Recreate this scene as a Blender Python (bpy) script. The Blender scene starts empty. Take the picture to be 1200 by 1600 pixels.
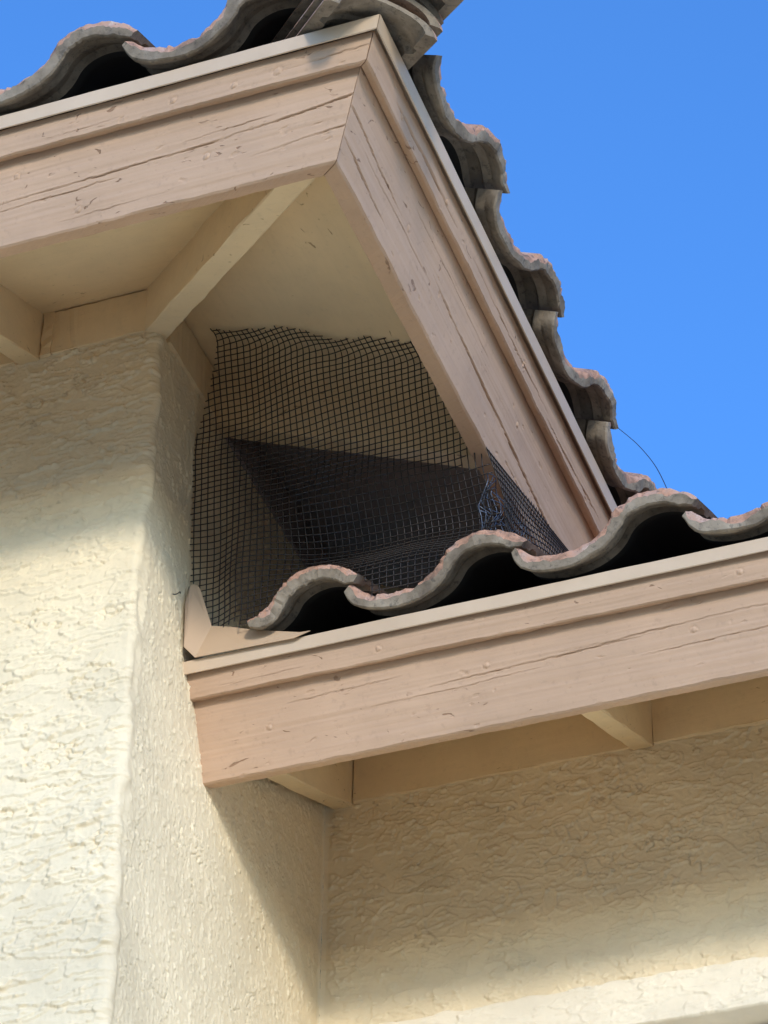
import bpy, bmesh, math, random
import numpy as np
from mathutils import Vector, Matrix

random.seed(7)
RNG = np.random.default_rng(11)
S = bpy.context.scene
COL = S.collection
R = math.radians

# ------------------------------------------------------------------ camera
CAM_POS = (1.76734, -3.57761, -3.39324)
YAW, PITCH, ROLL = -0.36076, 0.69232, 0.01562
cam_data = bpy.data.cameras.new('camera')
cam = bpy.data.objects.new('camera', cam_data)
COL.objects.link(cam)
fw = Vector((math.sin(YAW)*math.cos(PITCH), math.cos(YAW)*math.cos(PITCH), math.sin(PITCH)))
rt = Vector((math.cos(YAW), -math.sin(YAW), 0))
up = rt.cross(fw)
rt2 = rt*math.cos(ROLL) + up*math.sin(ROLL)
up2 = -rt*math.sin(ROLL) + up*math.cos(ROLL)
M = Matrix((rt2, up2, -fw)).transposed().to_4x4()
M.translation = Vector(CAM_POS)
cam.matrix_world = M
cam_data.sensor_fit = 'VERTICAL'
cam_data.sensor_height = 24.0
cam_data.lens = 4945.2/1600.0*24.0
cam_data.clip_start = 0.05
cam_data.clip_end = 4000
S.camera = cam

# ------------------------------------------------------------------ sky, sun, exposure
SUN_ELEV, SUN_AZ = R(13.5), R(150.0)         # azimuth from +Y clockwise: low, behind the camera
world = bpy.data.worlds.new('World')
S.world = world
world.use_nodes = True
wn, wl = world.node_tree.nodes, world.node_tree.links
wn.clear()
sky = wn.new('ShaderNodeTexSky')
sky.sky_type = 'NISHITA'
sky.sun_disc = False
sky.sun_elevation = SUN_ELEV
sky.sun_rotation = SUN_AZ
sky.air_density = 1.0
sky.dust_density = 0.6
sky.ozone_density = 8.0
bg = wn.new('ShaderNodeBackground')
bg.inputs['Strength'].default_value = 0.135
wo = wn.new('ShaderNodeOutputWorld')
wl.new(sky.outputs['Color'], bg.inputs['Color'])
wl.new(bg.outputs['Background'], wo.inputs['Surface'])

sun_data = bpy.data.lights.new('sun', 'SUN')
sun_data.energy = 0.75
sun_data.angle = R(7.0)
sun_data.color = (1.0, 0.93, 0.82)
sun = bpy.data.objects.new('sun', sun_data)
COL.objects.link(sun)
sd = Vector((math.sin(SUN_AZ)*math.cos(SUN_ELEV), math.cos(SUN_AZ)*math.cos(SUN_ELEV), math.sin(SUN_ELEV)))
sun.rotation_euler = sd.to_track_quat('Z', 'Y').to_euler()
sun.location = sd*30

S.view_settings.view_transform = 'Standard'
S.view_settings.look = 'None'
S.view_settings.exposure = 1.72
S.view_settings.gamma = 1.0
S.view_settings.use_curve_mapping = False
S.cycles.max_bounces = 10
S.cycles.diffuse_bounces = 7

# ------------------------------------------------------------------ measured dimensions (metres)
O = 0.53606                       # overhang of the upper fascia's lower edge
TILT = 0.41317                    # roof pitch, boards are square to it
ST, CT, T = math.sin(TILT), math.cos(TILT), math.tan(TILT)
YL, ZL = 0.29413, -0.45475        # lower fascia's bottom edge
D = 0.82492                       # garage wall stands this far behind the front wall
Z0 = 0.056                        # rafter undersides above the fascia's bottom edge
RH = 0.112                        # rafter depth, vertically
GZ = -5.0                         # ground
H1, H2, TT = 0.1393, 0.1808, 0.0168

# ------------------------------------------------------------------ helpers
def new_obj(name, verts, faces, mats, parent=None, mat_idx=None, smooth=False):
    me = bpy.data.meshes.new(name)
    me.from_pydata([tuple(v) for v in verts], [], faces)
    for m in (mats if isinstance(mats, (list, tuple)) else [mats]):
        me.materials.append(m)
    if mat_idx is not None:
        me.polygons.foreach_set('material_index', mat_idx)
    if smooth:
        me.polygons.foreach_set('use_smooth', [True]*len(me.polygons))
    me.update()
    o = bpy.data.objects.new(name, me)
    COL.objects.link(o)
    if parent is not None:
        o.parent = parent
    return o

def thing(name, label, cat, loc=(0, 0, 0)):
    o = bpy.data.objects.new(name, None)
    o.empty_display_size = 0.1
    COL.objects.link(o)
    o.location = loc
    o['label'] = label
    o['category'] = cat
    return o

def fix_normals(o):
    bm = bmesh.new()
    bm.from_mesh(o.data)
    bmesh.ops.recalc_face_normals(bm, faces=bm.faces)
    bm.to_mesh(o.data)
    bm.free()
    o.data.update()

def ss(a, b, x):
    t = np.clip((x-a)/(b-a), 0, 1)
    return t*t*(3-2*t)

def fft_noise(ny, nx, dy, dx, ly, lx, rng, ang=0.0):
    """smooth gaussian noise, correlation lengths ly, lx (metres), turned by ang"""
    w = rng.standard_normal((ny, nx))
    fy = np.fft.fftfreq(ny, dy)[:, None]
    fx = np.fft.fftfreq(nx, dx)[None, :]
    c, s = math.cos(ang), math.sin(ang)
    a, b = fx*c+fy*s, -fx*s+fy*c
    g = np.exp(-(math.pi**2)*((a*lx)**2+(b*ly)**2))
    n = np.fft.ifft2(np.fft.fft2(w)*g).real
    return n/(n.std()+1e-12)

# ------------------------------------------------------------------ materials
def mat(name, col, rough=0.7, spec=0.3, metal=0.0):
    m = bpy.data.materials.new(name)
    m.use_nodes = True
    b = m.node_tree.nodes['Principled BSDF']
    b.inputs['Base Color'].default_value = (*col, 1)
    b.inputs['Roughness'].default_value = rough
    b.inputs['Specular IOR Level'].default_value = spec
    b.inputs['Metallic'].default_value = metal
    return m

class NB:
    """small node-building helper on one material"""
    def __init__(self, m):
        self.nt = m.node_tree
        self.n, self.l = self.nt.nodes, self.nt.links
        self.b = self.n['Principled BSDF']
    def coords(self, scale=(1, 1, 1), rot=(0, 0, 0)):
        c = self.n.new('ShaderNodeTexCoord')
        mp = self.n.new('ShaderNodeMapping')
        mp.inputs['Scale'].default_value = scale
        mp.inputs['Rotation'].default_value = rot
        self.l.new(c.outputs['Object'], mp.inputs['Vector'])
        return mp.outputs['Vector']
    def noise(self, vec, scale, detail=4, rough=0.6, dist=0.0):
        t = self.n.new('ShaderNodeTexNoise')
        t.inputs['Scale'].default_value = scale
        t.inputs['Detail'].default_value = detail
        t.inputs['Roughness'].default_value = rough
        t.inputs['Distortion'].default_value = dist
        self.l.new(vec, t.inputs['Vector'])
        return t.outputs['Fac']
    def ramp(self, fac, stops):
        r = self.n.new('ShaderNodeValToRGB')
        e = r.color_ramp.elements
        while len(e) < len(stops):
            e.new(0.5)
        for el, (p, c) in zip(e, stops):
            el.position = p
            el.color = (*c, 1) if len(c) == 3 else c
        self.l.new(fac, r.inputs['Fac'])
        return r.outputs['Color']
    def mix(self, fac, a, b, mode='MIX'):
        x = self.n.new('ShaderNodeMix')
        x.data_type = 'RGBA'
        x.blend_type = mode
        for sock, val in ((x.inputs[0], fac), (x.inputs[6], a), (x.inputs[7], b)):
            if isinstance(val, (int, float)):
                sock.default_value = val
            elif isinstance(val, tuple):
                sock.default_value = (*val, 1)
            else:
                self.l.new(val, sock)
        return x.outputs[2]
    def math(self, op, a, b=0.0):
        x = self.n.new('ShaderNodeMath')
        x.operation = op
        for sock, val in ((x.inputs[0], a), (x.inputs[1], b)):
            if isinstance(val, (int, float)):
                sock.default_value = val
            else:
                self.l.new(val, sock)
        return x.outputs[0]
    def bump(self, h, dist, strength=1.0, prev=None):
        bp = self.n.new('ShaderNodeBump')
        bp.inputs['Distance'].default_value = dist
        bp.inputs['Strength'].default_value = strength
        self.l.new(h, bp.inputs['Height'])
        if prev is not None:
            self.l.new(prev, bp.inputs['Normal'])
        return bp.outputs['Normal']
    def out(self, col=None, normal=None, rough=None):
        if col is not None:
            self.l.new(col, self.b.inputs['Base Color'])
        if normal is not None:
            self.l.new(normal, self.b.inputs['Normal'])
        if rough is not None:
            self.l.new(rough, self.b.inputs['Roughness'])

BW = [(0.0, (0, 0, 0)), (1.0, (1, 1, 1))]

def stucco_material(name, col):
    m = mat(name, col, 0.88, 0.2)
    k = NB(m)
    v = k.coords()
    dirt = k.noise(v, 2.6, 5, 0.65)
    fine = k.noise(v, 60, 3, 0.6)
    dark = tuple(c*0.80 for c in col)
    lite = tuple(min(1, c*1.05) for c in col)
    c1 = k.ramp(dirt, [(0.32, dark), (0.62, lite)])
    c2 = k.mix(k.ramp(fine, [(0.30, (0.25, 0.25, 0.25)), (0.55, (0, 0, 0))]), c1, tuple(c*0.86 for c in col))
    grit = k.noise(v, 420, 3, 0.7)
    med = k.noise(v, 130, 3, 0.6)
    n = k.bump(med, 0.0008, 0.30)
    n = k.bump(grit, 0.0007, 0.75, n)
    k.out(c2, n)
    return m

def paint_material(name, col, along, crack=0.75, wear=0.8, rough=0.55):
    """painted sawn timber with grain running along axis 0 (x) or 1 (y)"""
    m = mat(name, col, rough, 0.35)
    k = NB(m)
    sc = (0.9, 14, 14) if along == 0 else (14, 0.9, 14)
    g = k.coords(sc)
    v = k.coords()
    grain = k.noise(g, 5.0, 6, 0.65, 0.15)
    at = k.n.new('ShaderNodeAttribute')
    at.attribute_name = 'split'
    crackmask = k.math('MULTIPLY', at.outputs['Fac'], crack)
    fine = k.noise(k.coords((2.5, 60, 60) if along == 0 else (60, 2.5, 60)), 5.0, 4, 0.6, 0.1)
    scuff = k.noise(k.coords((1.0, 2.2, 2.2) if along == 0 else (2.2, 1.0, 2.2)), 34, 2, 0.5, 1.2)
    sgate = k.noise(v, 4.5, 2, 0.5)
    scuff = k.math('MULTIPLY', k.ramp(scuff, [(0.69, (0, 0, 0)), (0.73, (1, 1, 1))]), k.ramp(sgate, [(0.50, (0, 0, 0)), (0.56, (1, 1, 1))]))
    blotch = k.noise(v, 5.5, 5, 0.65)
    speck = k.noise(v, 75, 3, 0.65)
    c1 = k.ramp(blotch, [(0.30, tuple(c*0.90 for c in col)), (0.66, tuple(min(1, c*1.04) for c in col))])
    c1 = k.mix(k.ramp(speck, [(0.28, (0.5*wear,)*3), (0.42, (0, 0, 0))]), c1, tuple(c*0.72 for c in col))
    c1 = k.mix(k.ramp(grain, [(0.34, (0.35*wear,)*3), (0.48, (0, 0, 0))]), c1, tuple(c*0.82 for c in col))
    c1 = k.mix(k.math('MULTIPLY', scuff, 0.75), c1, (col[0]*0.42, col[1]*0.34, col[2]*0.27))
    c1 = k.mix(crackmask, c1, (col[0]*0.30, col[1]*0.24, col[2]*0.20))
    n = k.bump(grain, 0.0010, 0.45)
    n = k.bump(fine, 0.0005, 0.3, n)
    n = k.bump(scuff, -0.0012, 0.8, n)
    n = k.bump(speck, 0.0006, 0.6, n)
    k.out(c1, n)
    return m

STUCCO = stucco_material('stucco_cream', (0.78, 0.645, 0.425))
STUCCO_BAND = stucco_material('stucco_band', (0.78, 0.665, 0.48))
FASCIA_X = paint_material('fascia_paint_x', (0.49, 0.318, 0.20), 0)
FASCIA_Y = paint_material('fascia_paint_y', (0.49, 0.318, 0.20), 1)
TAN_X = paint_material('soffit_paint_x', (0.76, 0.585, 0.35), 0, 0.10, 0.55)
TAN_Y = paint_material('soffit_paint_y', (0.76, 0.585, 0.35), 1, 0.10, 0.55)
BAY_SHADE = paint_material('sheathing_shade', (0.33, 0.265, 0.24), 1, 0.6, 1.0, 0.9)  # darker timber colour: shade of the bay behind the side rafter, painted in

def drip_material():
    m = mat('drip_metal', (0.74, 0.62, 0.46), 0.42, 0.5)
    k = NB(m)
    n = k.noise(k.coords(), 9, 5, 0.6)
    k.out(k.ramp(n, [(0.3, (0.51, 0.37, 0.245)), (0.65, (0.58, 0.43, 0.29))]), k.bump(k.noise(k.coords(), 25, 2), 0.0006, 0.5))
    return m
DRIP = drip_material()

FLASH = mat('flashing_paint', (0.47, 0.325, 0.205), 0.5, 0.4)

def tile_materials():
    m = mat('tile_body', (0.27, 0.245, 0.205), 0.9, 0.2)
    k = NB(m)
    oi = k.n.new('ShaderNodeObjectInfo')
    add = k.n.new('ShaderNodeVectorMath')
    add.operation = 'ADD'
    tc = k.n.new('ShaderNodeTexCoord')
    k.l.new(tc.outputs['Object'], add.inputs[0])
    mul = k.math('MULTIPLY', oi.outputs['Random'], 37.0)
    k.l.new(mul, add.inputs[1])
    v = add.outputs[0]
    a = k.noise(v, 14, 5, 0.65)
    b = k.noise(v, 90, 4, 0.7)
    c = k.ramp(a, [(0.28, (0.10, 0.078, 0.058)), (0.46, (0.21, 0.168, 0.122)), (0.70, (0.34, 0.28, 0.21))])
    c = k.mix(k.ramp(b, [(0.32, (0.6, 0.6, 0.6)), (0.46, (0, 0, 0))]), c, (0.05, 0.045, 0.04))
    n = k.bump(a, 0.004, 0.7)
    n = k.bump(b, 0.0015, 0.8, n)
    k.out(c, n)
    body = m
    m = mat('tile_colour_coat', (0.42, 0.25, 0.18), 0.9, 0.2)
    k = NB(m)
    oi = k.n.new('ShaderNodeObjectInfo')
    add = k.n.new('ShaderNodeVectorMath')
    add.operation = 'ADD'
    tc = k.n.new('ShaderNodeTexCoord')
    k.l.new(tc.outputs['Object'], add.inputs[0])
    k.l.new(k.math('MULTIPLY', oi.outputs['Random'], 53.0), add.inputs[1])
    v = add.outputs[0]
    a = k.noise(v, 18, 5, 0.7)
    b = k.noise(v, 120, 4, 0.7)
    c = k.ramp(a, [(0.28, (0.13, 0.095, 0.075)), (0.40, (0.28, 0.165, 0.115)), (0.50, (0.44, 0.245, 0.165)), (0.62, (0.42, 0.28, 0.22)), (0.74, (0.55, 0.46, 0.39))])
    c = k.mix(k.ramp(b, [(0.34, (0.8, 0.8, 0.8)), (0.44, (0, 0, 0))]), c, (0.14, 0.10, 0.085))
    n = k.bump(a, 0.003, 0.6)
    n = k.bump(b, 0.002, 0.9, n)
    k.out(c, n)
    return body, m
TILE_BODY, TILE_COAT = tile_materials()
TILE_UNDER_SHADE = mat('tile_underside_shade', (0.055, 0.05, 0.045), 0.95, 0.1)  # near-black colour carries the shade of the hollows below the tiles
DARK = mat('roofing_felt', (0.025, 0.025, 0.028), 0.95, 0.1)
WIRE = mat('black_wire', (0.030, 0.024, 0.020), 0.45, 0.5, 0.25)
WIRE_GREY = mat('galvanised_wire', (0.10, 0.12, 0.16), 0.4, 0.5, 0.5)
DOOR_WHITE = mat('garage_door_paint', (0.80, 0.79, 0.75), 0.5, 0.4)

def ground_material():
    m = mat('desert_gravel', (0.38, 0.29, 0.16), 0.9, 0.2)
    k = NB(m)
    a = k.noise(k.coords(), 0.8, 6, 0.6)
    b = k.noise(k.coords(), 40, 4, 0.7)
    c = k.ramp(a, [(0.3, (0.75, 0.56, 0.33)), (0.7, (0.83, 0.63, 0.39))])
    k.out(k.mix(k.ramp(b, [(0.3, (0.4,)*3), (0.5, (0, 0, 0))]), c, (0.45, 0.37, 0.26)), k.bump(b, 0.003, 0.5))
    return m
GROUND = ground_material()

# ------------------------------------------------------------------ ground
g = new_obj('ground', [(-600, -600, GZ), (600, -600, GZ), (600, 600, GZ), (-600, 600, GZ)], [(0, 1, 2, 3)], GROUND)
g['kind'] = 'structure'

# ------------------------------------------------------------------ house
house = thing('house', 'cream stucco house corner with tan timber eaves and clay-coloured S-tile roofs', 'house', (0, 0, GZ))
def H(o):
    """parent a part to the house, keeping it where it was built"""
    o.parent = house
    o.matrix_parent_inverse = Matrix.Translation((0, 0, -GZ))
    return o
def sub(o, parent):
    o.parent = parent
    o.matrix_parent_inverse = parent.matrix_basis.inverted() if parent.parent is None else Matrix.Identity(4)
    return o

# ---- stucco walls: one relief field, unrolled along front wall > side wall > garage wall
STEP = 0.0019
def graded(lo, hi, a, b, step, coarse):
    """coordinates lo..hi, fine between a and b, coarse outside"""
    left = list(np.arange(lo, a-1e-9, coarse)) if a > lo else []
    fine = list(np.arange(a, b+1e-9, step))
    right = list(np.arange(b+coarse, hi, coarse))+[hi] if hi > b+1e-6 else []
    return np.array(left+fine+right)

def stucco_relief(nz, nu, seed, mode):
    rng = np.random.default_rng(seed)
    f = lambda ly, lx, ang=0.0: fft_noise(nz, nu, STEP, STEP, ly, lx, rng, ang)
    h = 0.0006*f(0.06, 0.10)
    wob = f(0.010, 0.010)*0.22+f(0.004, 0.006)*0.12
    # trowelled plates: (height of the blob, its length, slant, threshold, step height)
    if mode == 'front':
        lays = [(0.012, 0.055, 0.06, 0.20, 0.0022), (0.007, 0.036, -0.05, 0.70, 0.0022), (0.016, 0.030, 0.12, 0.75, 0.0020), (0.0045, 0.018, 0.08, 1.15, 0.0019), (0.004, 0.008, 0.0, 1.6, 0.0017)]
    elif mode == 'side':
        lays = [(0.026, 0.010, 0.25, 0.85, 0.0010), (0.011, 0.0045, 0.35, 1.35, 0.0015), (0.008, 0.006, 0.1, 1.5, 0.0013), (0.0045, 0.0035, 0.4, 1.5, 0.0015)]
    else:
        lays = [(0.010, 0.034, -0.12, 0.45, 0.0017), (0.006, 0.020, -0.30, 0.80, 0.0016), (0.015, 0.014, 0.0, 0.7, 0.0017), (0.004, 0.014, 0.15, 1.1, 0.0015), (0.004, 0.006, 0.0, 1.6, 0.0013)]
    for ly, lx, an, th, amp in lays:
        n = f(ly, lx, an)+wob
        plate = ss(th, th+0.10, n)*(1-0.65*ss(th+0.05, th+0.9, n))
        h = h+(1.25 if mode != 'side' else 1.1)*amp*plate
    # thin crevices at the foot of some plates
    c = f(0.012, 0.055, 0.05) if mode != 'side' else f(0.035, 0.011, 0.3)
    c = c+0.35*f(0.005, 0.008)
    gate = ss(0.25, 0.7, f(0.03, 0.05))
    h = h-(0.0055 if mode != 'side' else 0.0035)*gate*np.exp(-(c/0.07)**2)
    h = h+0.00022*f(0.0028, 0.0028)
    return h

def wall_sheet(name, path_xy, path_n, fine_mask, zs, zmask, relief, material):
    """grid sheet following a plan path; relief is pushed out along the normals"""
    P = np.array(path_xy)
    N = np.array(path_n)
    nz, nu = len(zs), len(P)
    disp = np.zeros((nz, nu))
    iz = np.where(zmask)[0]
    iu = np.where(fine_mask)[0]
    disp[np.ix_(iz, iu)] = relief[:len(iz), :len(iu)]
    X = P[None, :, 0]+disp*N[None, :, 0]
    Y = P[None, :, 1]+disp*N[None, :, 1]
    Z = np.repeat(zs[:, None], nu, 1)
    co = np.stack([X, Y, Z], -1).reshape(-1, 3).astype(np.float32)
    a = np.arange(nz*nu).reshape(nz, nu)
    q = np.stack([a[:-1, :-1], a[:-1, 1:], a[1:, 1:], a[1:, :-1]], -1).reshape(-1, 4).astype(np.int32)
    me = bpy.data.meshes.new(name)
    me.vertices.add(len(co))
    me.vertices.foreach_set('co', co.ravel())
    me.loops.add(q.size)
    me.loops.foreach_set('vertex_index', q.ravel())
    me.polygons.add(len(q))
    me.polygons.foreach_set('loop_start', np.arange(0, q.size, 4, dtype=np.int32))
    me.polygons.foreach_set('loop_total', np.full(len(q), 4, dtype=np.int32))
    me.materials.append(material)
    me.update(calc_edges=True)
    me.polygons.foreach_set('use_smooth', np.ones(len(q), dtype=bool))
    o = bpy.data.objects.new(name, me)
    COL.objects.link(o)
    return H(o)

ZTOP = 0.40
zs = graded(GZ, ZTOP, -1.12, ZTOP, STEP, 0.25)
zmask = (zs >= -1.12-1e-6)
rz = int(zmask.sum())
# front wall with the rounded outer corner
xs = graded(-4.0, -0.014, -0.40, -0.014, STEP, 0.3)
path = [(x, 0.0) for x in xs]
nrm = [(0.0, -1.0)]*len(xs)
fm = [x >= -0.40-1e-6 for x in xs]
for k in range(1, 9):
    a = k/9*math.pi/2
    path.append((-0.014+0.014*math.sin(a), 0.014-0.014*math.cos(a)))
    nrm.append((math.sin(a), -math.cos(a)))
    fm.append(True)
ncorner = len(path)
ys = np.arange(0.014, D-0.010, STEP)
spath = [(0.0, y) for y in ys]
nf = sum(fm)
rel_f = stucco_relief(rz, nf+1, 3, 'front')
rel_s = stucco_relief(rz, len(ys)+3, 5, 'side')
# the two reliefs blend across the corner; the corner itself is a rubbed, lumpy bead
w = 0.35+0.65*ss(0, 8, np.arange(nf+1)[::-1])
lump = fft_noise(rz, nf+1, STEP, STEP, 0.016, 0.010, np.random.default_rng(8))
rel_f = rel_f*w+(1-w)*(0.0016+0.0028*lump)
w2 = 0.0+1.0*ss(0, 9, np.arange(rel_s.shape[1]))
# slow waviness of the hand-made corner
zz = zs[zmask]
wav = 0.004*np.sin(zz*5.1+0.4)+0.003*np.sin(zz*11.3+1.0)
rel_f = rel_f+(wav[:, None])*(1-w)
rel_s = rel_s*w2[None, :]+(1-w2)[None, :]*rel_f[:, -1:]
front_wall = wall_sheet('front_wall', path+[spath[0]], nrm+[(1.0, 0.0)], fm+[True], zs, zmask, rel_f, STUCCO)
fil = []
filn = []
for k in range(0, 4):
    a = k/4*math.pi/2
    fil.append((0.010-0.010*math.cos(a), D-0.010+0.010*math.sin(a)))
    filn.append((math.cos(a), -math.sin(a)))
side_path = spath+fil[:3]
side_n = [(1.0, 0.0)]*len(spath)+filn[:3]
rel_s[:, -4:] *= 0.3
side_wall = wall_sheet('side_wall', side_path, side_n, [True]*len(side_path), zs, zmask, rel_s, STUCCO)
zg = graded(-0.745, -0.10, -0.745, -0.10, STEP, 0.25)
xg = graded(0.010, 5.0, 0.010, 1.0, STEP, 0.3)
gp = fil[2:3]+[(x, D) for x in xg]
gn = [filn[2]]+[(0.0, -1.0)]*len(xg)
gm = [True]+[x <= 1.0+1e-6 for x in xg]
rel_g = stucco_relief(len(zg), sum(gm), 9, 'garage')
rel_g[:, :4] *= 0.3
garage_wall = wall_sheet('garage_wall', gp, gn, gm, zg, np.ones(len(zg), bool), rel_g, STUCCO)

# stucco pop-out band over the garage door, and the door below it
zb = np.arange(-0.757, -0.6715, STEP)
xb = graded(0.14, 5.0, 0.14, 1.0, STEP, 0.3)
BY = 0.752
prof = [(D-0.002, -0.7605)]+[(BY+0.004, -0.7605), (BY, -0.7565)]
nzb, nxb = len(zb), len(xb)
rel_b = np.zeros((nzb, nxb))
fb = xb <= 1.0+1e-6
rel_b[:, fb] = stucco_relief(nzb, int(fb.sum()), 21, 'front')*0.6
edge = 0.0016*fft_noise(1, nxb, 1, STEP, 1, 0.014, np.random.default_rng(5))[0]
rows = [[(x, D-0.004, -0.759) for x in xb], [(x, BY+0.006, -0.759+edge[i]*0.5) for i, x in enumerate(xb)]]
for j in range(nzb):
    rows.append([(x, BY-rel_b[j, i], zb[j]+edge[i]*(j/nzb)) for i, x in enumerate(xb)])
rows.append([(x, BY+0.006, zb[-1]+0.004+edge[i]*1.3) for i, x in enumerate(xb)])
rows.append([(x, D-0.004, zb[-1]+0.008+edge[i]*1.3) for i, x in enumerate(xb)])
vv = [p for r in rows for p in r]
ff = []
for j in range(len(rows)-1):
    for i in range(nxb-1):
        ff.append((j*nxb+i, j*nxb+i+1, (j+1)*nxb+i+1, (j+1)*nxb+i))
nb_ = len(rows)
ff.append(tuple(j*nxb for j in range(nb_))[::-1])
H(new_obj('garage_trim_band', vv, ff, STUCCO_BAND, smooth=True))
# garage door: framed panels
dv, df = [], []
def qbox(vs, fs, x0, x1, y0, y1, z0, z1):
    b = len(vs)
    vs += [(x0, y0, z0), (x1, y0, z0), (x1, y1, z0), (x0, y1, z0), (x0, y0, z1), (x1, y0, z1), (x1, y1, z1), (x0, y1, z1)]
    fs += [(b+3, b+2, b+1, b), (b+4, b+5, b+6, b+7), (b, b+1, b+5, b+4), (b+1, b+2, b+6, b+5), (b+2, b+3, b+7, b+6), (b+3, b, b+4, b+7)]
qbox(dv, df, 0.55, 4.8, D-0.012, D+0.04, GZ+0.02, -0.763)
for r_ in range(7):
    for c_ in range(7):
        qbox(dv, df, 0.66+c_*0.59, 1.16+c_*0.59, D-0.022, D-0.011, GZ+0.12+r_*0.595, GZ+0.60+r_*0.595)
H(new_obj('garage_door', dv, df, DOOR_WHITE))
wv, wf_ = [], []
qbox(wv, wf_, 0.0105, 0.55, D+0.001, D+0.05, GZ, -0.746)
H(new_obj('garage_jamb_wall', wv, wf_, STUCCO))

# ------------------------------------------------------------------ timber
def sec(h, d):
    """board coordinates (up the board, out of its face) to (outward, up)"""
    return (h*ST+d*ct_(), h*CT-d*ST)
def ct_():
    return CT

def run(name, section, axis, base, a0, a1fun, material, n=90, jit=0.0006, seed=0, smooth=False, a0fun=None):
    """extrude a section [(out, z)] along a horizontal run.
    axis 'x': outward is -Y, run along +X;  axis 'y': outward is +X, run along +Y"""
    rng = np.random.default_rng(seed)
    m = len(section)
    V = []
    t = np.linspace(0, 1, n)
    # more stations near the visible end
    wob = []
    for _ in range(m):
        k = rng.standard_normal(n)
        kk = np.convolve(k, np.ones(3)/3, 'same')
        k2 = np.convolve(rng.standard_normal(n+30), np.ones(31)/31, 'valid')*3
        wob.append((kk+k2)*jit)
    wob2 = [np.convolve(rng.standard_normal(n), np.ones(3)/3, 'same')*jit for _ in range(m)]
    for i in range(n):
        for j, (ou, z) in enumerate(section):
            s0 = a0 if a0fun is None else a0fun(ou, z)
            s1 = a1fun(ou, z)
            s = s0+(s1-s0)*t[i]
            w_ = 0 if i in (0, n-1) else 1
            ou2, z2 = ou+wob2[j][i]*w_, z+wob[j][i]*w_
            if axis == 'x':
                V.append((s, base[0]-ou2, base[1]+z2))
            else:
                V.append((base[0]+ou2, s, base[1]+z2))
    F = []
    for i in range(n-1):
        for j in range(m):
            F.append((i*m+j, i*m+(j+1) % m, (i+1)*m+(j+1) % m, (i+1)*m+j))
    F.append(tuple(range(m)))
    F.append(tuple((n-1)*m+j for j in range(m))[::-1])
    o = new_obj(name, V, F, material)
    fix_normals(o)
    return o

def face_relief(hs_, ss_, seed, splits, nails):
    """relief of a weathered board face: grain, splits, nail heads, dents; returns (height, split mask)"""
    rng = np.random.default_rng(seed)
    nh, ns = len(hs_), len(ss_)
    dh, ds = hs_[1]-hs_[0], 0.0035
    h = 0.00011*fft_noise(nh, ns, dh, ds, 0.0022, 0.10, rng)+0.00022*fft_noise(nh, ns, dh, ds, 0.006, 0.22, rng)+0.0005*fft_noise(nh, ns, dh, ds, 0.03, 0.06, rng)
    dent = fft_noise(nh, ns, dh, ds, 0.004, 0.007, rng)
    h -= 0.0010*ss(2.1, 2.9, dent)
    HH, SS = hs_[:, None], ss_[None, :]
    mask = np.zeros((nh, ns))
    for (h0, s0, s1, rise, depth, wid) in splits:
        t = np.clip((ss_-s0)/(s1-s0), 0, 1)
        env = np.where((ss_ > s0) & (ss_ < s1), np.sin(math.pi*np.clip(t, 0.02, 0.98))**0.5, 0)
        if depth < 0:           # open at the far end
            env = np.where((ss_ > s0) & (ss_ < s1), np.sqrt(t), 0)
        broken = 0.55+0.45*np.clip(1.2*np.convolve(rng.standard_normal(ns), np.ones(15)/15, 'same')*3+0.5, 0, 1)
        wan = np.cumsum(rng.standard_normal(ns))*0.00022
        wan = wan-np.linspace(wan[0], wan[-1], ns)+np.convolve(rng.standard_normal(ns), np.ones(5)/5, 'same')*0.0007
        pth = h0+rise*t+wan
        prof_ = np.exp(-((HH-pth[None, :])/wid)**2)
        e_ = (env*broken)[None, :]
        h = h-0.75*abs(depth)*prof_*e_
        # one lip of the split stands a little proud
        h = h+abs(depth)*0.28*np.exp(-((HH-pth[None, :]-2.2*wid)/(1.6*wid))**2)*e_
        mask = np.maximum(mask, 0.6*prof_*e_)
    for (h0, s0, r_) in nails:
        d2 = (HH-h0)**2+(SS-s0)**2
        h = h+0.0013*np.exp(-(d2/r_**2)**2)-0.0007*np.exp(-((np.sqrt(d2)-1.35*r_)/(0.4*r_))**2)
    return h, mask

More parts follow.
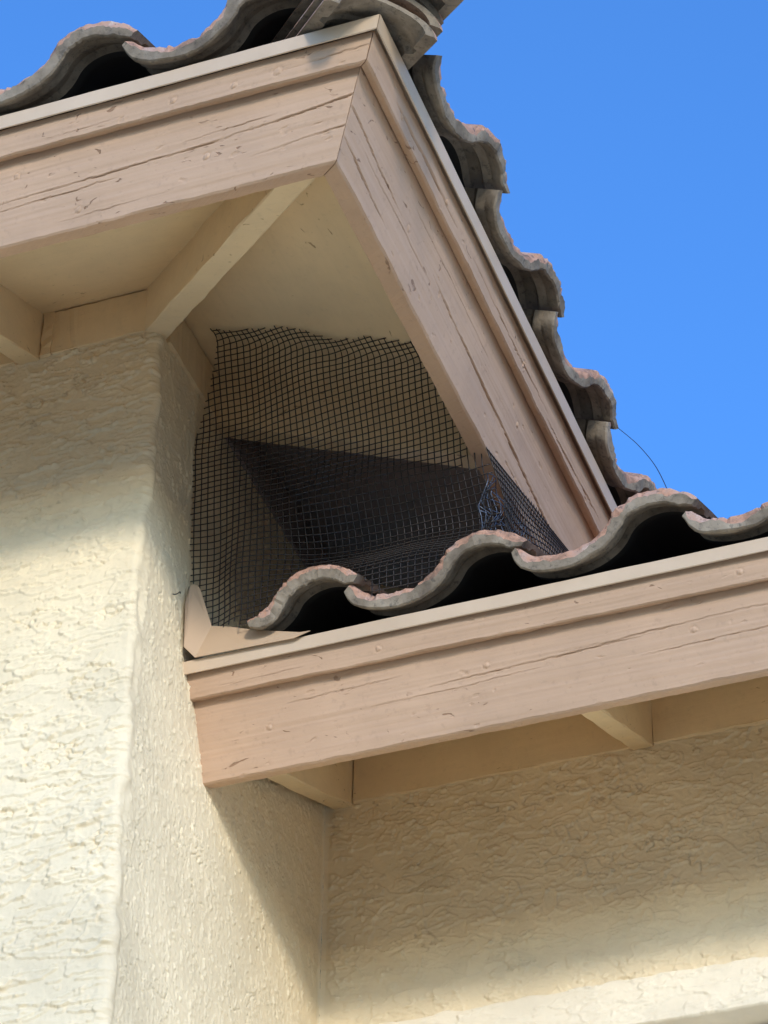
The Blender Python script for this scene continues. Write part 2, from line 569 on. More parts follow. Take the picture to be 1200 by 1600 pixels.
def relief_board(name, h0, h1, d0, d1, axis, base, a0fun, a1fun, fine, material, seed, splits=(), nails=(), b=0.0025, dh=0.0016):
    """board with a sculpted outer face; ends follow a0fun/a1fun so mitres close"""
    rng = np.random.default_rng(seed)
    hs_ = np.linspace(h0+b*1.3, h1-b, max(6, int((h1-h0-2.3*b)/dh)))
    mid = 0.5*(a0fun(*sec(h0, d1))+0), a1fun(*sec(h0, d1))
    lo, hi = a0fun(*sec(0.5*(h0+h1), d1)), a1fun(*sec(0.5*(h0+h1), d1))
    f0, f1 = max(lo, fine[0]), min(hi, fine[1])
    st_ = np.concatenate([np.arange(lo, f0-1e-6, 0.05), np.arange(f0, f1, 0.0035), np.arange(f1, hi-1e-6, 0.05), [hi]])
    st_ = np.unique(np.round(st_, 6))
    rel, msk = face_relief(hs_, st_, seed, splits, nails)
    back = [(h1, d1-b), (h1, d0+b), (h1-b, d0), (h0+b, d0), (h0, d0+b), (h0, d1-b*1.3)]
    pts = [(h, d1) for h in hs_]+back
    m, n = len(pts), len(st_)
    nf = len(hs_)
    t = (st_-lo)/(hi-lo)
    edge = [np.convolve(rng.standard_normal(n+8), np.ones(9)/9, 'valid')*0.0016 for _ in range(3)]
    V = np.zeros((n, m, 3))
    MK = np.zeros((n, m))
    taper = np.minimum(1, np.minimum(np.arange(n), np.arange(n)[::-1])/2.0)
    for j, (h, d) in enumerate(pts):
        hh = np.full(n, h)
        dd = np.full(n, d)
        if j < nf:
            dd = dd+rel[j]*(0.35+0.65*taper)
            MK[:, j] = msk[j]
        if j in (0, m-1):
            hh = hh+edge[0]*taper
        if j in (m-2,):
            hh = hh+edge[2]*taper*0.7
        if j in (nf-1, nf):
            hh = hh+edge[1]*taper*0.5
        ou, z = hh*ST+dd*CT, hh*CT-dd*ST
        o_, z_ = sec(h, d)
        s_ = a0fun(o_, z_)+(a1fun(o_, z_)-a0fun(o_, z_))*t
        if axis == 'x':
            V[:, j] = np.stack([s_, base[0]-ou, base[1]+z], 1)
        else:
            V[:, j] = np.stack([base[0]+ou, s_, base[1]+z], 1)
    idx = np.arange(n*m).reshape(n, m)
    nxt = np.roll(idx, -1, axis=1)
    F = np.stack([idx[:-1], nxt[:-1], nxt[1:], idx[1:]], -1).reshape(-1, 4).tolist()
    F.append(list(range(m)))
    F.append(list(range((n-1)*m, n*m))[::-1])
    o = new_obj(name, V.reshape(-1, 3).tolist(), F, material)
    at = o.data.attributes.new('split', 'FLOAT', 'POINT')
    at.data.foreach_set('value', MK.reshape(-1).astype(np.float32))
    fix_normals(o)
    return o

def drip_section():
    o1, z1 = sec(H2, TT+0.010)
    # top flange, then a face that hangs plumb and kicks out a little
    return [(o1-0.030, z1+0.0225), (o1+0.0060, z1+0.0220), (o1+0.0080, z1+0.0205), (o1+0.0012, z1+0.0005), (o1-0.0008, z1), (o1+0.0056, z1+0.0195), (o1-0.030, z1+0.0205)]
DRIPS = drip_section()

def fascia(axis, base, a0fun, a1fun, mat_, seed, fine, splits, nails, tsplits, tnails):
    f = H(relief_board('fascia_board', 0.0, 0.186, -0.038, 0.0, axis, base, a0fun, a1fun, fine, mat_, seed, splits, nails))
    t_ = relief_board('trim_board', H1, H2+0.004, 0.001, TT, axis, base, a0fun, a1fun, fine, mat_, seed+1, tsplits, tnails, b=0.002)
    d_ = run('drip_edge', DRIPS, axis, base, 0, a1fun, DRIP, 120, 0.00025, seed+2, a0fun=a0fun)
    t_.parent = f
    d_.parent = f
    return f
GAP = 0.0009
# splits: (height on the board, start, end, rise over the run, depth, half width)
f1 = fascia('x', (-O, 0.0), lambda ou, z: -1.6, lambda ou, z: O+ou-GAP, FASCIA_X, 31, (-0.15, 0.7),
            [(0.068, -0.05, 0.40, 0.010, 0.0030, 0.0012), (0.080, 0.27, 0.640, 0.024, -0.0045, 0.0013), (0.094, 0.30, 0.45, 0.006, 0.0018, 0.0010), (0.042, 0.42, 0.640, 0.018, -0.0036, 0.0013),
             (0.058, -0.02, 0.20, 0.006, 0.0022, 0.0010), (0.020, 0.10, 0.30, 0.004, 0.0012, 0.0010)],
            [(0.062, 0.345, 0.0045), (0.030, 0.14, 0.004), (0.110, 0.02, 0.004)],
            [(H1+0.022, 0.47, 0.70, 0.004, -0.0030, 0.0011), (H1+0.012, 0.10, 0.22, 0.002, 0.0016, 0.0010)],
            [(H1+0.016, 0.40, 0.0042), (H1+0.018, 0.30, 0.0042), (H1+0.020, 0.47, 0.0050)])
f2 = fascia('y', (O, 0.0), lambda ou, z: -O-ou+GAP, lambda ou, z: 4.0, FASCIA_Y, 41, (-0.66, 0.85),
            [(0.085, -0.60, -0.34, -0.012, 0.0036, 0.0012), (0.040, -0.60, -0.38, -0.010, 0.0032, 0.0012), (0.062, -0.50, -0.20, -0.004, 0.0022, 0.0012), (0.075, -0.20, 0.16, -0.016, 0.0034, 0.0014),
             (0.060, 0.02, 0.45, -0.014, 0.0040, 0.0015), (0.110, -0.30, 0.05, -0.006, 0.0018, 0.0011), (0.030, 0.20, 0.52, -0.004, 0.0030, 0.0013)],
            [(0.075, -0.31, 0.0042), (0.095, 0.21, 0.004)],
            [(H1+0.020, -0.50, -0.22, -0.006, 0.0032, 0.0013), (H1+0.018, -0.15, 0.25, -0.005, 0.0022, 0.0011), (H1+0.010, 0.25, 0.55, 0.004, 0.0024, 0.0011)],
            [(H1+0.018, -0.47, 0.0042), (H1+0.022, -0.27, 0.004), (H1+0.016, 0.12, 0.004)])
f3 = fascia('x', (YL, ZL), lambda ou, z: -0.008, lambda ou, z: 3.0, FASCIA_X, 51, (0.0, 1.1),
            [(0.082, 0.40, 0.78, 0.014, 0.0030, 0.0012), (0.094, 0.62, 1.02, 0.012, 0.0024, 0.0012), (0.104, 0.16, 0.36, 0.006, 0.0022, 0.0011), (0.070, 0.30, 0.60, 0.006, 0.0016, 0.0010), (0.060, 0.75, 1.05, 0.010, 0.0020, 0.0010)],
            [(0.100, 0.50, 0.0042), (0.072, 0.125, 0.0040), (0.088, 0.84, 0.0042)],
            [(H1+0.014, 0.05, 0.20, 0.002, 0.0012, 0.0010)],
            [(H1+0.020, 0.33, 0.004), (H1+0.020, 0.93, 0.004)])

def prism(name, pts_a, pts_b, material, seed=0, jit=0.0008, n=16):
    """loft between two matching polygons with slightly uneven edges"""
    rng = np.random.default_rng(seed)
    A, B = np.array(pts_a), np.array(pts_b)
    m = len(A)
    V, F = [], []
    for i in range(n):
        t = i/(n-1)
        for j in range(m):
            p = A[j]*(1-t)+B[j]*t
            if 0 < i < n-1:
                p = p+rng.standard_normal(3)*jit
            V.append(p)
    for i in range(n-1):
        for j in range(m):
            F.append((i*m+j, i*m+(j+1) % m, (i+1)*m+(j+1) % m, (i+1)*m+j))
    F.append(tuple(range(m)))
    F.append(tuple((n-1)*m+j for j in range(m))[::-1])
    o = new_obj(name, V, F, material)
    fix_normals(o)
    return H(o)

RW = 0.038
def zr(d):      # rafter underside at horizontal distance d inwards from the fascia's bottom edge
    return Z0+d*T
def cham(x0, x1, zb, zt, b=0.002):
    return [(x0+b, zb), (x1-b, zb), (x1, zb+b), (x1, zt), (x0, zt), (x0, zb+b)]
D0 = 0.030
# jack rafters on the front eave
for i, xr in enumerate((-0.222-RW, -0.832-RW, -1.44-RW)):
    c = cham(xr, xr+RW, 0, RH)
    a = [(x, -O+D0-z*T*0.9, zr(D0)+z-0.0) for x, z in c]
    b = [(x, 0.03, zr(O+0.03)+z) for x, z in c]
    prism('rafter', a, b, TAN_Y, 60+i)
# jack rafters on the side eave
for i, yr in enumerate((0.252, 0.86, 1.47)):
    c = cham(yr, yr+RW, 0, RH)
    a = [(O-D0+z*T*0.9, y, zr(D0)+z) for y, z in c]
    b = [(-0.03, y, zr(O+0.03)+z) for y, z in c]
    prism('rafter', a, b, TAN_X, 70+i)
# hip rafter, corner to corner
c = cham(-0.021, 0.021, 0, RH)
q = math.sqrt(0.5)
a = [(O-D0+x*q, -O+D0+x*q, zr(D0)+z) for x, z in c]
b = [(-0.03+x*q, 0.03+x*q, zr(O+0.03)+z) for x, z in c]
prism('hip_rafter', a, b, TAN_X, 80)
# lower eave rafters
LO = D-YL
for i, xr in enumerate((0.0185, 0.580, 1.19, 1.80, 2.41)):
    c = cham(xr, xr+RW, 0, RH)
    a = [(x, YL+D0-z*T*0.9, ZL+zr(D0)+z) for x, z in c]
    b = [(x, D+0.03, ZL+zr(LO+0.03)+z) for x, z in c]
    prism('rafter', a, b, TAN_Y, 90+i)

# frieze blocks between the rafters, on the walls
def block_x(x0, x1, y, zb, zt, seed):
    c = [(y-0.004, zb), (y+0.03, zb), (y+0.03, zt), (y-0.004, zt-0.002), (y-0.004, zb+0.003)]
    prism('frieze_block', [(x0, yy, z) for yy, z in c], [(x1, yy, z) for yy, z in c], TAN_X, seed, 0.0006, 24)
def block_y(y0, y1, x, zb, zt, seed, m_=None):
    c = [(x+0.004, zb), (x-0.03, zb), (x-0.03, zt), (x+0.004, zt-0.002), (x+0.004, zb+0.003)]
    prism('frieze_block', [(xx, y0, z) for xx, z in c], [(xx, y1, z) for xx, z in c], m_ or TAN_Y, seed, 0.0006, 24)
zc = zr(O)
block_x(-0.219, -0.001, -0.003, zc+0.006, zc+RH-0.009, 101)
block_x(-0.829, -0.222-RW-0.002, -0.003, zc+0.006, zc+RH-0.009, 102)
block_y(0.036, 0.250, 0.003, zc+0.006, zc+RH-0.009, 103)
block_y(0.292, 0.858, 0.003, zc+0.006, zc+RH-0.009, 104, BAY_SHADE)  # block inside the bay, bay shade put into its colour
zd = ZL+zr(LO)
block_x(0.0585, 0.578, D-0.004, zd+0.004, zd+RH-0.009, 105)
block_x(0.620, 1.188, D-0.004, zd+0.004, zd+RH-0.009, 106)
block_x(1.23, 1.798, D-0.004, zd+0.004, zd+RH-0.009, 107)

prism('filler_strip', [(-0.2195, -0.0095, zc+0.004), (-0.199, -0.0095, zc+0.004), (-0.199, 0.02, zc+0.004), (-0.2195, 0.02, zc+0.004)], [(-0.2195, -0.0095, zc+RH+0.008), (-0.199, -0.0095, zc+RH+0.008), (-0.199, 0.02, zc+RH+0.008), (-0.2195, 0.02, zc+RH+0.008)], TAN_X, 108, 0.0012, 9)

# roof sheathing seen from below
def slab(name, pts, th, material):
    n = len(pts)
    V = list(pts)+[(x, y, z+th) for x, y, z in pts]
    F = [tuple(range(n)), tuple(range(n, 2*n))[::-1]]+[(i, (i+1) % n, n+(i+1) % n, n+i) for i in range(n)]
    o = new_obj(name, V, F, material)
    fix_normals(o)
    return H(o)
def zsf(d):
    return zr(d)+RH-0.004
DI = -0.012
slab('soffit_panel', [(-3.8, -O+DI*-1, zsf(-DI)), (O-0.012, -O+0.012, zsf(0.012)), (-0.3, 0.3, zsf(O+0.3)), (-3.8, 0.3, zsf(O+0.3))], 0.014, TAN_X)
slab('soffit_panel', [(O-0.012, -O+0.0125, zsf(0.012)), (O-0.012, 0.2905, zsf(0.012)), (-0.299, 0.2905, zsf(O+0.299)), (-0.299, 0.3, zsf(O+0.299))], 0.014, TAN_Y)
slab('shaded_soffit_panel', [(O-0.012, 0.2915, zsf(0.012)-0.001), (O-0.012, 3.8, zsf(0.012)-0.001), (-0.3, 3.8, zsf(O+0.3)-0.001), (-0.3, 0.2915, zsf(O+0.3)-0.001)], 0.014, BAY_SHADE)  # soffit behind the rafter, bay shade put into its colour
slab('soffit_panel', [(0.001, YL+0.012, ZL+zsf(0.012)), (3.0, YL+0.012, ZL+zsf(0.012)), (3.0, D+0.3, ZL+zsf(LO+0.3)), (0.001, D+0.3, ZL+zsf(LO+0.3))], 0.014, TAN_X)

# ------------------------------------------------------------------ roofs
def drip_top(base_out):
    o1, z1 = sec(H2, TT+0.010)
    return o1+0.008, z1+0.0225
DO, DZ = drip_top(0)
DK = 0.022     # deck starts this far behind the drip face
def deck_z(d):  # roof deck height at distance d inwards of drip face
    return DZ-0.014+d*T
RX, RY = -3.8, 3.8
e = O+DO-DK
up_pts = [(RX, -e, deck_z(DK)), (e, -e, deck_z(DK)), (e, RY, deck_z(DK)), (RX+0.0, RY, deck_z(DK+e-RX)), (RX, -e+(e-RX)*0.0+0.001, deck_z(DK+0.001))]
L_ = 2.2
up_v = [(RX, -e, deck_z(DK)), (e, -e, deck_z(DK)), (e, RY, deck_z(DK)), (e-L_, RY, deck_z(DK+L_)), (e-L_, -e+L_, deck_z(DK+L_)), (RX, -e+L_, deck_z(DK+L_))]
up_v2 = [(x, y, z-0.012) for x, y, z in up_v]
upper_roof = H(new_obj('roof', up_v+up_v2, [(0, 1, 4, 5), (1, 2, 3, 4), (6, 11, 10, 7), (7, 10, 9, 8), (0, 6, 7, 1), (1, 7, 8, 2), (2, 8, 9, 3), (3, 9, 10, 4), (4, 10, 11, 5), (5, 11, 6, 0)], DARK))
fix_normals(upper_roof)
le = YL-DO+DK
lo_v = [(0.004, le, ZL+deck_z(DK)), (3.0, le, ZL+deck_z(DK)), (3.0, le+L_, ZL+deck_z(DK+L_)), (0.004, le+L_, ZL+deck_z(DK+L_))]
lo_v2 = [(x, y, z-0.012) for x, y, z in lo_v]
lower_roof = H(new_obj('roof', lo_v+lo_v2, [(0, 1, 2, 3), (7, 6, 5, 4), (0, 4, 5, 1), (1, 5, 6, 2), (2, 6, 7, 3), (3, 7, 4, 0)], DARK))
fix_normals(lower_roof)

# S tile: profile across, lipped section along the slope
TP = [(0.000, 0.062), (0.008, 0.053), (0.018, 0.044), (0.036, 0.0385), (0.056, 0.0355), (0.078, 0.0355), (0.098, 0.0385), (0.114, 0.0435), (0.128, 0.050), (0.139, 0.057),
      (0.147, 0.065), (0.153, 0.074), (0.160, 0.082), (0.170, 0.0895), (0.183, 0.0965), (0.198, 0.1015), (0.215, 0.1045), (0.232, 0.1045), (0.248, 0.102), (0.264, 0.097), (0.279, 0.0895), (0.291, 0.081), (0.299, 0.074)]
def smooth_profile(pts, n):
    p = np.array(pts)
    s = np.r_[0, np.cumsum(np.hypot(*np.diff(p, axis=0).T))]
    t = np.linspace(0, s[-1], n)
    x, z = np.interp(t, s, p[:, 0]), np.interp(t, s, p[:, 1])
    for _ in range(2):
        x[1:-1] = (x[:-2]+2*x[1:-1]+x[2:])/4
        z[1:-1] = (z[:-2]+2*z[1:-1]+z[2:])/4
    return x, z

def tile_mesh(name, seed, length=0.42, cut=0.0):
    rng = np.random.default_rng(seed)
    n = 64
    x, z = smooth_profile([p for p in TP if p[0] >= cut], n)
    tx, tz = np.gradient(x), np.gradient(z)
    ln = np.hypot(tx, tz)
    nx_, nz_ = -tz/ln, tx/ln
    # loop in (s along slope, depth under the top surface); material: 1 = colour coat, 0 = body
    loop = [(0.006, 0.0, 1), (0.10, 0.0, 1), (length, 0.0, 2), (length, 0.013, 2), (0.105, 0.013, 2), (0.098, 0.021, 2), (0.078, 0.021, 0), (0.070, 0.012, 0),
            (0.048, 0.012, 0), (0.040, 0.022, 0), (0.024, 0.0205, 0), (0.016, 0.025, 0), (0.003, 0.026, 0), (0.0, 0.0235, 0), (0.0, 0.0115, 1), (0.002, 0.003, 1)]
    # chips: the coat line wanders, the lip edge is nibbled
    def w1(sc, k):
        a = np.convolve(rng.standard_normal(n+2*k), np.ones(2*k+1)/(2*k+1), 'valid')
        return sc*a*math.sqrt(2*k+1)
    coat = w1(0.0026, 2)-0.001
    lipb = w1(0.0012, 2)
    front = w1(0.0012, 2)
    nib = np.abs(w1(0.0014, 1))+0.004*np.clip(w1(1.0, 2)-1.3, 0, 1)
    V, F, MI = [], [], []
    m = len(loop)
    for i in range(n):
        endf = min(1.0, 0.62+min(i, n-1-i)*0.10)
        for j, (s, d, mi) in enumerate(loop):
            s2, d2 = s, d*endf
            if j == 14:
                d2 += coat[i]
            if j in (12, 13):
                d2 += lipb[i]
            if j in (13, 14, 15, 12):
                s2 += front[i]
            if j in (0, 15):
                s2 += nib[i]*1.5
                d2 += nib[i]*(1.0 if j == 15 else 0.6)
            V.append((x[i]-nx_[i]*d2, s2, z[i]-nz_[i]*d2))
    for i in range(n-1):
        for j in range(m):
            F.append((i*m+j, i*m+(j+1) % m, (i+1)*m+(j+1) % m, (i+1)*m+j))
            MI.append(loop[j][2] if j != m-1 else 1)
    F.append(tuple(range(m)))
    MI.append(0)
    F.append(tuple((n-1)*m+j for j in range(m))[::-1])
    MI.append(0)
    me = bpy.data.meshes.new(name)
    me.from_pydata(V, [], F)
    me.materials.append(TILE_BODY)
    me.materials.append(TILE_COAT)
    me.materials.append(TILE_UNDER_SHADE)
    me.polygons.foreach_set('material_index', MI)
    bm = bmesh.new()
    bm.from_mesh(me)
    bmesh.ops.recalc_face_normals(bm, faces=bm.faces)
    bm.to_mesh(me)
    bm.free()
    me.polygons.foreach_set('use_smooth', [True]*len(me.polygons))
    me.set_sharp_from_angle(angle=R(32))
    me.update()
    return me
TILES = [tile_mesh('roof_tile', 200+i) for i in range(7)]
CUT_TILE = tile_mesh('roof_tile', 230, cut=0.09)
TCOUNT = [0]
def put_tile(roof, pos, axis, idx, jitter=1.0, sx=1.0):
    o = bpy.data.objects.new('roof_tile', TILES[idx % len(TILES)] if idx >= 0 else CUT_TILE)
    COL.objects.link(o)
    r = random.Random(TCOUNT[0]*13+idx)
    TCOUNT[0] += 1
    if axis == 'x':
        Mx = Matrix.Rotation(TILT, 4, 'X')
    else:
        Mx = Matrix.Rotation(math.pi/2, 4, 'Z') @ Matrix.Rotation(TILT, 4, 'X')
    Mx = Matrix.Rotation(r.uniform(-1, 1)*0.012*jitter, 4, 'Z') @ Mx @ Matrix.Rotation(r.uniform(-1, 1)*0.014*jitter, 4, 'Y')
    pos = (pos[0]+r.uniform(-1, 1)*0.002, pos[1]+r.uniform(-1, 1)*0.003, pos[2]+r.uniform(0, 1)*0.002)
    o.matrix_world = Matrix.Translation(Vector(pos)) @ Mx @ Matrix.Diagonal((sx, 1, 1, 1))
    o.parent = roof
    o.matrix_parent_inverse = Matrix.Identity(4)
    return o
LIP = 0.016     # the lips stand this far out past the drip edge
COURSE = 0.36
def tile_field(roof, axis, starts, base, ncourse, keep):
    for c_ in range(ncourse):
        for i, s in enumerate(starts):
            out_in = -LIP+c_*COURSE*CT
            z = base[1]+DZ-0.004+c_*COURSE*ST+(0.032 if c_ else 0.0)
            if not keep(s, c_):
                continue
            if axis == 'x':
                put_tile(roof, (s, base[0]-DO+out_in, z), 'x', -1 if (roof is lower_roof and i == 0) else i+c_*3)
            else:
                put_tile(roof, (base[0]+DO-out_in, s, z), 'y', i+c_*3+1, 1.0, 1.09)
PITCH_T = 0.2835
tile_field(lower_roof, 'x', [0.022+PITCH_T*i for i in range(9)], (YL, ZL), 3, lambda s, c_: True)
tile_field(upper_roof, 'x', [-0.040+0.2865*i for i in range(-5, 2)], (-O, 0.0), 3, lambda s, c_: s < 0.42-c_*0.33)
tile_field(upper_roof, 'y', [-0.482+0.300*i for i in range(0, 12)], (O, 0.0), 3, lambda s, c_: s > -0.5+c_*0.33)

# hip caps: nested tapered barrels running up the hip
def cap_mesh(seed, r0=0.098, r1=0.086, length=0.40, th=0.024, hf=0.42):
    rng = np.random.default_rng(seed)
    V, F, MI = [], [], []
    n = 25
    st = [(0.0, 0.0045), (0.006, 0.0), (0.20, 0.0), (length, 0.0)]
    inn = [(length, th*0.7), (0.090, th*0.7), (0.084, th+0.002), (0.066, th+0.002), (0.060, th*0.6), (0.048, th*0.6), (0.042, th*0.95), (0.026, th), (0.0, th)]
    loop = [(s, d, 1) for s, d in st[1:]]+[(s, d, 0) for s, d in inn]+[(0.0, 0.0075, 1)]
    m = len(loop)
    nib = np.convolve(rng.standard_normal(n+2), np.ones(3)/3, 'valid')*0.0015
    for i in range(n):
        a = math.pi*(i/(n-1))
        for j, (s, d, mi) in enumerate(loop):
            rr = r0+(r1-r0)*s/length-d
            s2 = s+(nib[i] if s < 0.02 else 0)
            V.append((-math.cos(a)*rr*1.05, s2, math.sin(a)*rr*hf))
    for i in range(n-1):
        for j in range(m):
            F.append((i*m+j, i*m+(j+1) % m, (i+1)*m+(j+1) % m, (i+1)*m+j))
            MI.append(loop[j][2])
    F.append(tuple(range(m)))
    MI.append(0)
    F.append(tuple((n-1)*m+j for j in range(m))[::-1])
    MI.append(0)
    me = bpy.data.meshes.new('hip_cap')
    me.from_pydata(V, [], F)
    me.materials.append(TILE_BODY)
    me.materials.append(TILE_COAT)
    me.materials.append(TILE_UNDER_SHADE)
    me.polygons.foreach_set('material_index', MI)
    bm = bmesh.new()
    bm.from_mesh(me)
    bmesh.ops.recalc_face_normals(bm, faces=bm.faces)
    bm.to_mesh(me)
    bm.free()
    me.polygons.foreach_set('use_smooth', [True]*len(me.polygons))
    me.set_sharp_from_angle(angle=R(32))
    return me
HIP_SLOPE = math.atan(T*math.sqrt(0.5))
def put_cap(dist, lift, sc, seed, tilt=0.0, side=0.03):
    o = bpy.data.objects.new('hip_cap', cap_mesh(seed))
    COL.objects.link(o)
    c0 = O+DO
    p = Vector((c0-dist*q+side*q, -c0+dist*q+side*q, DZ+0.010+dist*math.tan(HIP_SLOPE)+lift))
    o.matrix_world = Matrix.Translation(p) @ Matrix.Rotation(math.pi/4, 4, 'Z') @ Matrix.Rotation(HIP_SLOPE+tilt, 4, 'X') @ Matrix.Diagonal((sc, 1, sc, 1))
    o.parent = upper_roof
    return o
put_cap(-0.008, -0.030, 0.90, 301, side=0.0)
put_cap(-0.012, -0.008, 0.95, 302, side=0.002)
put_cap(0.004, 0.026, 1.00, 305, side=0.006)
put_cap(-0.110, 0.040, 1.02, 306, side=0.012)
put_cap(0.30, 0.070, 1.10, 303, side=0.0)
put_cap(0.62, 0.050, 1.08, 304, side=0.0)

# ------------------------------------------------------------------ hardware cloth
def tile_top(x, y, x0=0.022):
    u = (x-x0) % PITCH_T
    px, pz = np.array(TP).T
    h = float(np.interp(u, px, pz))
    if u < 0.025:
        h = max(h, float(np.interp(u+PITCH_T, px, pz)))
    return ZL+DZ-0.004+h*1.0+(y-(YL-DO-LIP))*T

def tube(name, pts, r, material, parent, sides=4):
    P = np.array(pts, float)
    n = len(P)
    tg = np.gradient(P, axis=0)
    tg /= np.linalg.norm(tg, axis=1)[:, None]+1e-12
    ref = np.array((0.31, -0.87, 0.38))
    u = np.cross(tg, ref)
    u /= np.linalg.norm(u, axis=1)[:, None]+1e-9
    v = np.cross(tg, u)
    V, F = [], []
    for i in range(n):
        for k in range(sides):
            a = 2*math.pi*k/sides
            V.append(P[i]+r*(math.cos(a)*u[i]+math.sin(a)*v[i]))
    for i in range(n-1):
        for k in range(sides):
            F.append((i*sides+k, i*sides+(k+1) % sides, (i+1)*sides+(k+1) % sides, (i+1)*sides+k))
    F.append(tuple(range(sides))[::-1])
    F.append(tuple((n-1)*sides+k for k in range(sides)))
    return new_obj(name, V, F, material, parent, smooth=True)

MX0 = 0.25
wire_mesh = thing('wire_mesh', 'black square wire mesh closing the gap between upper eave and lower roof', 'wire mesh')
CELL = 0.0118
WR = 0.00104
nzx = fft_noise(96, 96, 0.008, 0.008, 0.06, 0.06, np.random.default_rng(77))
nzy = fft_noise(96, 96, 0.008, 0.008, 0.05, 0.05, np.random.default_rng(78))
nzz = fft_noise(96, 96, 0.008, 0.008, 0.045, 0.045, np.random.default_rng(79))
def samp(N, x, w):
    a = ((w+0.35)/0.008) % 95
    b = (x/0.008+5) % 95
    i, j = int(a), int(b)
    fa, fb_ = a-i, b-j
    return (N[i, j]*(1-fa)+N[i+1, j]*fa)*(1-fb_)+(N[i, j+1]*(1-fa)+N[i+1, j+1]*fa)*fb_
def soff(x):
    return zsf(O-x)-0.004
FL = 0.052
def mesh_pt(x, w):
    """unrolled mesh coordinates: x across, w up; the top rows are folded flat along the soffit"""
    zt = soff(x)
    xx = x+0.0010*samp(nzx, x, w)
    def Yv(z):
        d = zt-z
        y = 0.128+0.045*float(ss(0.0, 0.20, d))
        y += 0.050*float(ss(0.02, -0.10, z))*float(ss(0.06, 0.30, x))
        y -= 0.055*float(ss(-0.09, -0.20, z))*float(ss(0.06, 0.30, x))
        y += 0.026*float(ss(0.05, -0.12, z))*float(ss(0.10, 0.04, x))
        return y+0.003*samp(nzy, x, z)
    rb = 0.016
    k = w-(zt-rb)
    if k <= 0:
        y, z = Yv(w), w
    else:
        a = min(k/rb, math.pi/2)
        y, z = Yv(zt-rb)-rb*(1-math.cos(a)), zt-rb+rb*math.sin(a)
        if k > rb*math.pi/2:
            ex = k-rb*math.pi/2
            y -= ex
            z -= 0.010*ex/0.05*(0.5+0.5*samp(nzz, x, 0.1))
    return (xx, y, z+0.0016*samp(nzz, x, w)*(1 if k < 0 else 0))
def w_top(x):
    return soff(x)+FL-0.012+0.004*math.sin(x*37)+(-0.022*float(ss(0.14, 0.05, x)))
def x_left(w):
    return 0.004+0.050*float(ss(0.16, 0.36, w))
def x_right(w):
    if w < -0.004:
        return 0.538
    return O-0.0415+w*T-0.003
def w_bot(x):
    y = 0.188
    return max(tile_top(x, y)-0.012, -0.238) if x > 0.10 else -0.196-0.30*x
rr_ = random.Random(5)
ncol = int(0.540/CELL)
for i in range(ncol):
    x = 0.006+CELL*i
    wt, wb = w_top(x)+rr_.uniform(-0.004, 0.006), w_bot(x)+rr_.uniform(-0.006, 0.006)
    pts = []
    steps = int((wt-wb)/0.0085)+2
    for s in range(steps):
        w_ = wb+(wt-wb)*s/(steps-1)
        if x < x_left(w_)-0.004 or x > x_right(w_)+0.004:
            continue
        pts.append(mesh_pt(x, w_))
    if len(pts) > 2:
        tube('wire', pts, WR, WIRE, wire_mesh)
w_ = -0.25
while w_ < 0.46:
    xl, xr_ = x_left(w_)-rr_.uniform(0, 0.004), x_right(w_)+rr_.uniform(-0.001, 0.0045)
    pts = []
    for s in range(66):
        x = xl+(xr_-xl)*s/65
        if w_ > w_top(x)+0.002 or w_ < w_bot(x)-0.002:
            if len(pts) > 2:
                tube('wire', pts, WR, WIRE, wire_mesh)
            pts = []
            continue
        p_ = mesh_pt(x, w_)
        pts.append((p_[0], p_[1]-2*WR*0.9, p_[2]))
    if len(pts) > 2:
        tube('wire', pts, WR, WIRE, wire_mesh)
    w_ += CELL
# flap folded back along the outside of the side fascia
A_, B_ = Vector((0.538, 0.158, -0.002)), Vector((0.566, 0.520, 0.050))
D_, C_ = Vector((0.545, 0.235, -0.150)), Vector((0.572, 0.500, -0.055))
def flap(u, v):
    p = (A_*(1-u)+B_*u)*(1-v)+(D_*(1-u)+C_*u)*v
    p.x += 0.010*math.sin(u*9+v*4)*v+0.006*math.sin(math.pi*v)
    return p
NU, NV = 32, 10
for i in range(NU+1):
    u = i/NU
    e0 = -0.06-rr_.uniform(0, 0.10)
    tube('wire', [flap(u, e0+(1-e0)*s/14) for s in range(15)], WR, WIRE, wire_mesh)
for j in range(NV+1):
    v = j/NV
    tube('wire', [flap(-0.02+1.03*s/30, v)+Vector((WR*1.8, 0, 0)) for s in range(31)], WR, WIRE, wire_mesh)
# second, crumpled layer of the same cloth tucked inside the fold
A2, B2 = Vector((0.526, 0.185, -0.020)), Vector((0.548, 0.430, -0.030))
D2, C2 = Vector((0.500, 0.215, -0.120)), Vector((0.556, 0.400, -0.095))
def tuck(u, v):
    p = (A2*(1-u)+B2*u)*(1-v)+(D2*(1-u)+C2*u)*v
    return p+Vector((0.006*math.sin(u*21+v*9), 0.005*math.cos(v*13+u*5), 0.006*math.sin(u*15-v*7)))
for i in range(19):
    tube('wire', [tuck(i/18, s_/10) for s_ in range(11)], WR*0.9, WIRE_GREY, wire_mesh)
for j in range(8):
    tube('wire', [tuck(s_/22, j/7) for s_ in range(23)], WR*0.9, WIRE_GREY, wire_mesh)
# one loose hooked end on the side wall
tube('wire', [(0.004+0.004*math.sin(k/9*3), 0.150-0.030*k/9, -0.178+0.012*math.cos(k/9*3.0)) for k in range(10)], WR, WIRE, wire_mesh)

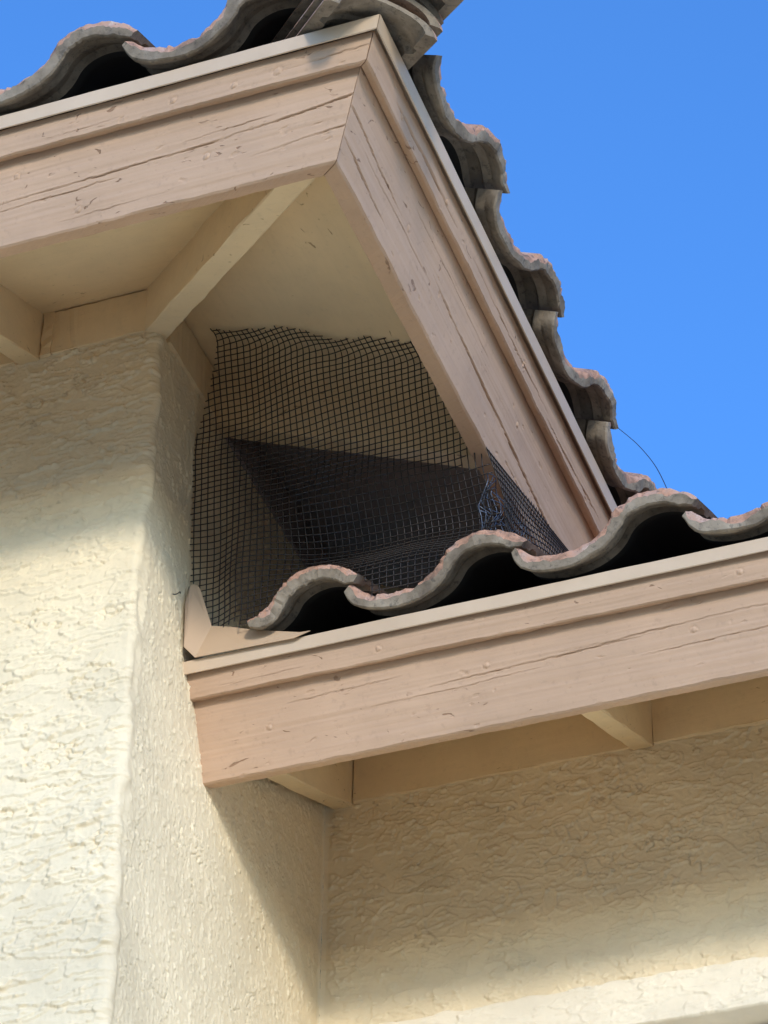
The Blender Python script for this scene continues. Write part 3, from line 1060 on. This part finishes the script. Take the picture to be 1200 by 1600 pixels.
# ------------------------------------------------------------------ kick-out flashing
def flashing():
    y0 = YL-DO-0.016
    zb = ZL+DZ+0.003
    # upright leg on the wall, bent to a kicked-out leg lying along the eave
    ptsU = [(0.006, y0+0.006, zb+0.000), (0.022, y0-0.012, zb+0.010), (0.048, y0+0.030, zb+0.075), (0.020, y0+0.050, zb+0.165), (0.010, y0+0.050, zb+0.172), (0.000, y0+0.048, zb+0.160)]
    return ptsU
FY = YL-DO-0.010
FZ = ZL+DZ
def sheet(name, quads, th, material, label, cat):
    bm = bmesh.new()
    for qd in quads:
        vs = [bm.verts.new(p) for p in qd]
        bm.faces.new(vs)
    bmesh.ops.remove_doubles(bm, verts=bm.verts, dist=1e-5)
    bmesh.ops.recalc_face_normals(bm, faces=bm.faces)
    bmesh.ops.solidify(bm, geom=bm.faces[:], thickness=th)
    bmesh.ops.recalc_face_normals(bm, faces=bm.faces)
    me = bpy.data.meshes.new(name)
    bm.to_mesh(me)
    bm.free()
    me.materials.append(material)
    o = bpy.data.objects.new(name, me)
    COL.objects.link(o)
    o['label'] = label
    o['category'] = cat
    return o
K0 = (0.0226, 0.183, -0.2805)         # foot of the fold, at the drip edge
K1 = (0.042, 0.199, -0.209)           # top of the fold
sheet('flashing', [
    [K0, K1, (0.0215, 0.190, -0.134), (0.017, 0.187, -0.126), (0.011, 0.183, -0.1245), (0.0085, 0.176, -0.134), (0.0065, 0.166, -0.176), (0.006, 0.172, -0.262)],
    [K0, (0.110, 0.183, -0.2825), (0.196, 0.183, -0.2845), (0.2246, 0.184, -0.2755), (0.205, 0.186, -0.2725), (0.124, 0.190, -0.2447), (0.075, 0.195, -0.2215), K1],
], 0.0012, FLASH, 'bent tan sheet-metal flashing at the left end of the lower eave', 'flashing')

# thin loose wire rising against the sky between the two roofs
sv = [Vector((0.700, 0.379, 0.185)), Vector((0.735, 0.373, 0.132)), Vector((0.768, 0.350, 0.060)), Vector((0.795, 0.31, -0.025)), Vector((0.818, 0.25, -0.115))]
sp = []
for i in range(41):
    t = i/40*4
    k = min(int(t), 3)
    f_ = t-k
    p0, p1, p2, p3 = sv[max(k-1, 0)], sv[k], sv[k+1], sv[min(k+2, 4)]
    sp.append(0.5*((2*p1)+(p2-p0)*f_+(2*p0-5*p1+4*p2-p3)*f_*f_+(3*p1-p0-3*p2+p3)*f_**3))
strand = tube('wire_strand', sp, 0.0008, WIRE, None)
strand['label'] = 'single thin dark wire strand curving against the blue sky'
strand['category'] = 'wire'
